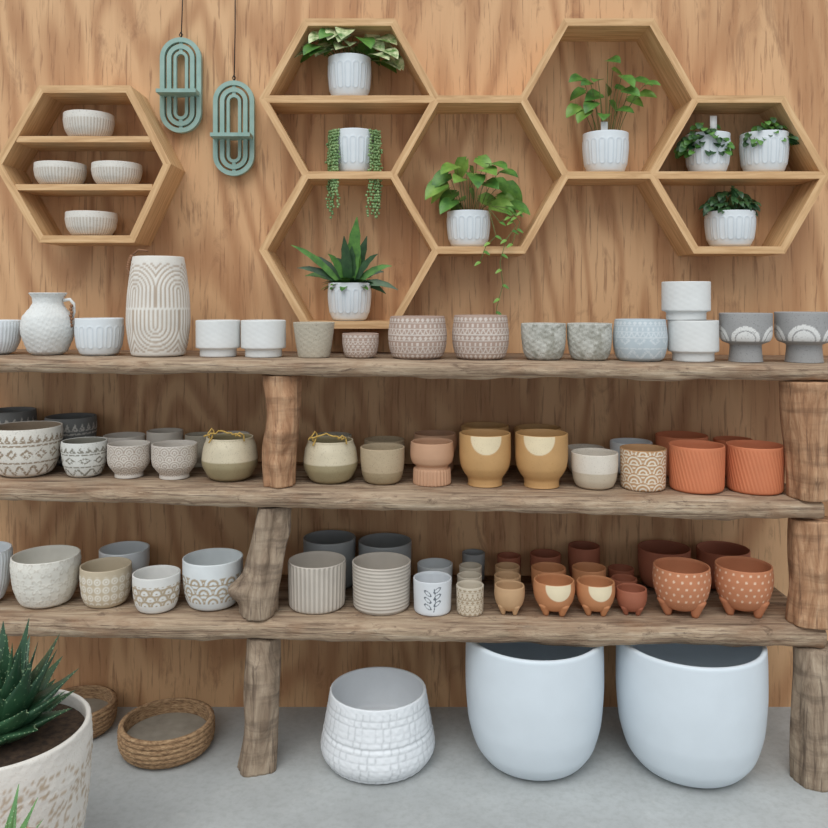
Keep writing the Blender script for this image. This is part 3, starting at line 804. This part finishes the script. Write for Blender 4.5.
# ---------------------------------------------------------------- teal hanging planters
def stadium_ring(m,cx,cz,hw,hh,band,y0,y1,mat=0):
    n=20; pts=[]; L=hh-hw
    for k in range(n+1): a=math.pi*k/n; pts.append((math.cos(a),math.sin(a),1))
    for k in range(n+1): a=math.pi+math.pi*k/n; pts.append((math.cos(a),math.sin(a),-1))
    N=len(pts); vs=[]
    for (ra,y) in ((hw,y0),(hw-band,y0),(hw-band,y1),(hw,y1)):
        for c,s,g in pts: vs.append((cx+ra*c,y,cz+L*g+ra*s))
    fs=[]
    for q in range(4):
        p=(q+1)%4
        for k in range(N): j=(k+1)%N; fs.append((q*N+k,q*N+j,p*N+j,p*N+k))
    m.add(vs,fs,mat)
def hanger(pxc,top,bot,cordtop):
    d=D-.03; cx=wx(pxc,d); zt=wz(top,d); zb=wz(bot,d); hh=(zt-zb)/2; cz=(zt+zb)/2; hw=20.5*d/F
    e=empty('hanging_oval_ring_planter',(cx,-.03,cz)); m=MB()
    stadium_ring(m,cx,cz,hw,hh,.0150,-.038,-.018)
    stadium_ring(m,cx,cz,hw-.0225,hh-.0225,.0145,-.036,-.020)
    stadium_ring(m,cx,cz,hw-.0445,hh-.0445,.0100,-.034,-.022)
    zc=wz(top+(bot-top)*.60,d)
    m.box((cx,-.055,zc),(hw*1.9,.075,.012))
    m.box((cx,-.028,cz+hh-.025),(.012,.010,.044)); m.box((cx,-.028,cz-hh+.025),(.012,.010,.044))
    m.obj('rings_and_shelf',[M_teal],e,(cx,-.03,cz),smooth=False)
    m=MB(); zt2=wz(cordtop,d)
    m.tube([(cx,-.028,zt-.005),(cx+.002,-.022,(zt+zt2)/2),(cx-.001,-.008,zt2)],.0018,0,6)
    m.tube([(cx,-.03,zt+.02),(cx+.006,-.03,zt+.01),(cx,-.03,zt),(cx-.006,-.03,zt+.01),(cx,-.03,zt+.02)],.0016,0,6)
    m.ball((cx,-.008,zt2),.006,0)
    m.obj('cord',[M_cord],e,(cx,-.03,cz))
hanger(181,38,133,-22); hanger(234,81,176,-22)

# ---------------------------------------------------------------- foreground succulents
def fleshy(m,base,tipv,W,sag=.0,mat=0):
    mid=(base+tipv)/2+Vector((0,0,sag)); n=14; pts=bez(base,mid,tipv,n)
    out=Vector((tipv.x-base.x,tipv.y-base.y,0)); 
    if out.length<1e-3: out=Vector((0,-1,0))
    out.normalize(); vs=[];fs=[]; K=10
    for i,p in enumerate(pts):
        u=i/(n-1); t=(pts[min(i+1,n-1)]-pts[max(i-1,0)]).normalized()
        sd=t.cross(out if abs(t.dot(out))<.95 else Vector((0,0,1))).normalized(); nn=sd.cross(t).normalized()
        w=W/2*(1-u**1.9)*(.75+.45*math.sin(math.pi*min(1,u*1.3)))+.0006
        for j in range(K):
            a=2*math.pi*j/K; vs.append(p+sd*w*math.cos(a)+nn*w*(.30*math.sin(a)-.22*math.cos(a)**2))
    for i in range(n-1):
        for j in range(K): k=(j+1)%K; fs.append((i*K+j,i*K+k,(i+1)*K+k,(i+1)*K+j))
    m.add(vs,fs,mat)
    for i in range(2,n-1):
        for sgn in (0,K//2):
            p=Vector(vs[i*K+sgn]); m.ball(p,.0013,1,5,3)
dc=1.9; cx=wx(0,dc); cy=dc-D; R=.198; Ht=.393
e=empty('potted_succulent',(cx,cy,.0005))
revolve('pot',(0,0,0),R,Ht,'bowl',pmat('distressed_white',(232,227,219),(188,166,140),.8,.3,(190,172,152),bump=.4),
   mask=lambda S,h,T,TH,R,Ht:((np.sin(S*130+2*np.sin(h*110))*np.sin(h*170+3*np.sin(S*51))>.28)&(np.sin(S*400)*np.cos(h*360)<.5)&(T<.9))*.9,
   disp=rough1(.0012),hi=True,e=.012,ib=.1,parent=e,rot=-.45,innermask=0)
m=MB(); n=40; z=Ht*.93
m.add([(0,0,z+.01)]+[(R*.93*math.cos(2*math.pi*k/n),R*.93*math.sin(2*math.pi*k/n),z) for k in range(n)],[(0,k+1,(k+1)%n+1) for k in range(n)])
m.obj('soil',[M_soil],e)
m=MB(); B=Vector((cx+.000,cy,Ht*.93)); rr=random.Random(11)
M_spine=plain('spine_pale',(150,172,132),.5)
for ring,(n,Lr,up,W) in enumerate([(10,.165,.07,.076),(10,.165,.14,.080),(9,.135,.20,.076),(7,.085,.235,.066),(4,.03,.245,.050)]):
    for k in range(n):
        a=2*math.pi*k/n+ring*.37+rr.uniform(-.1,.1); L_=Lr*rr.uniform(.92,1.08)
        T=B+Vector((math.cos(a)*L_,math.sin(a)*L_,up*rr.uniform(.9,1.08)))
        fleshy(m,B+Vector((math.cos(a)*.02,math.sin(a)*.02,.01+ring*.008)),T,W,-.01+.012*(ring<2))
m.obj('leaves',[M_aloe,M_spine],e,e.location)
dc=1.5; cx2=wx(2,dc); cy2=dc-D
e=empty('potted_aloe',(cx2,cy2,.0005))
revolve('pot',(0,0,0),.10,.355,'taper',terra3,hi=True,e=.008,parent=e)
m=MB(); n=30; m.add([(0,0,.34)]+[(.091*math.cos(2*math.pi*k/n),.091*math.sin(2*math.pi*k/n),.335) for k in range(n)],[(0,k+1,(k+1)%n+1) for k in range(n)])
m.obj('soil',[M_soil],e)
m=MB(); B=Vector((cx2,cy2,.335))
for k in range(9):
    a=k*.7+.3; q=.06 if k<6 else .02; fleshy(m,B,B+Vector((math.cos(a)*q+(.01),math.sin(a)*q,.09+.02*(k%3))),.024)
m.obj('leaves',[plain('aloe_green',(84,130,76),.4,(114,160,96)),M_spine],e,e.location)

# ---------------------------------------------------------------- light + camera
w=bpy.data.worlds.new('overcast_sky'); scene.world=w; w.use_nodes=True
nt=w.node_tree; bg=nt.nodes['Background']
tc=nt.nodes.new('ShaderNodeTexCoord'); sp=nt.nodes.new('ShaderNodeSeparateXYZ'); rp=nt.nodes.new('ShaderNodeValToRGB')
nt.links.new(tc.outputs['Generated'],sp.inputs[0]); nt.links.new(sp.outputs['Z'],rp.inputs['Fac']); nt.links.new(rp.outputs['Color'],bg.inputs['Color'])
el=rp.color_ramp.elements; el[0].position=0; el[0].color=(.47,.51,.55,1); el[1].position=.7; el[1].color=(.90,.96,1.0,1)
bg.inputs['Strength'].default_value=1.05
s=bpy.data.lights.new('sun','SUN'); s.energy=1.35; s.angle=math.radians(45); s.color=(1,.99,.97)
so=bpy.data.objects.new('sun',s); so.rotation_euler=Vector((.15,.62,-.75)).to_track_quat('-Z','Y').to_euler(); so.location=(0,-3,4); link(so)
cam=bpy.data.cameras.new('camera'); cam.lens=36; cam.sensor_width=36; cam.shift_y=-(414-HY)/828
co=bpy.data.objects.new('camera',cam); co.location=(0,-D,H); co.rotation_euler=(math.pi/2,0,0); link(co); scene.camera=co
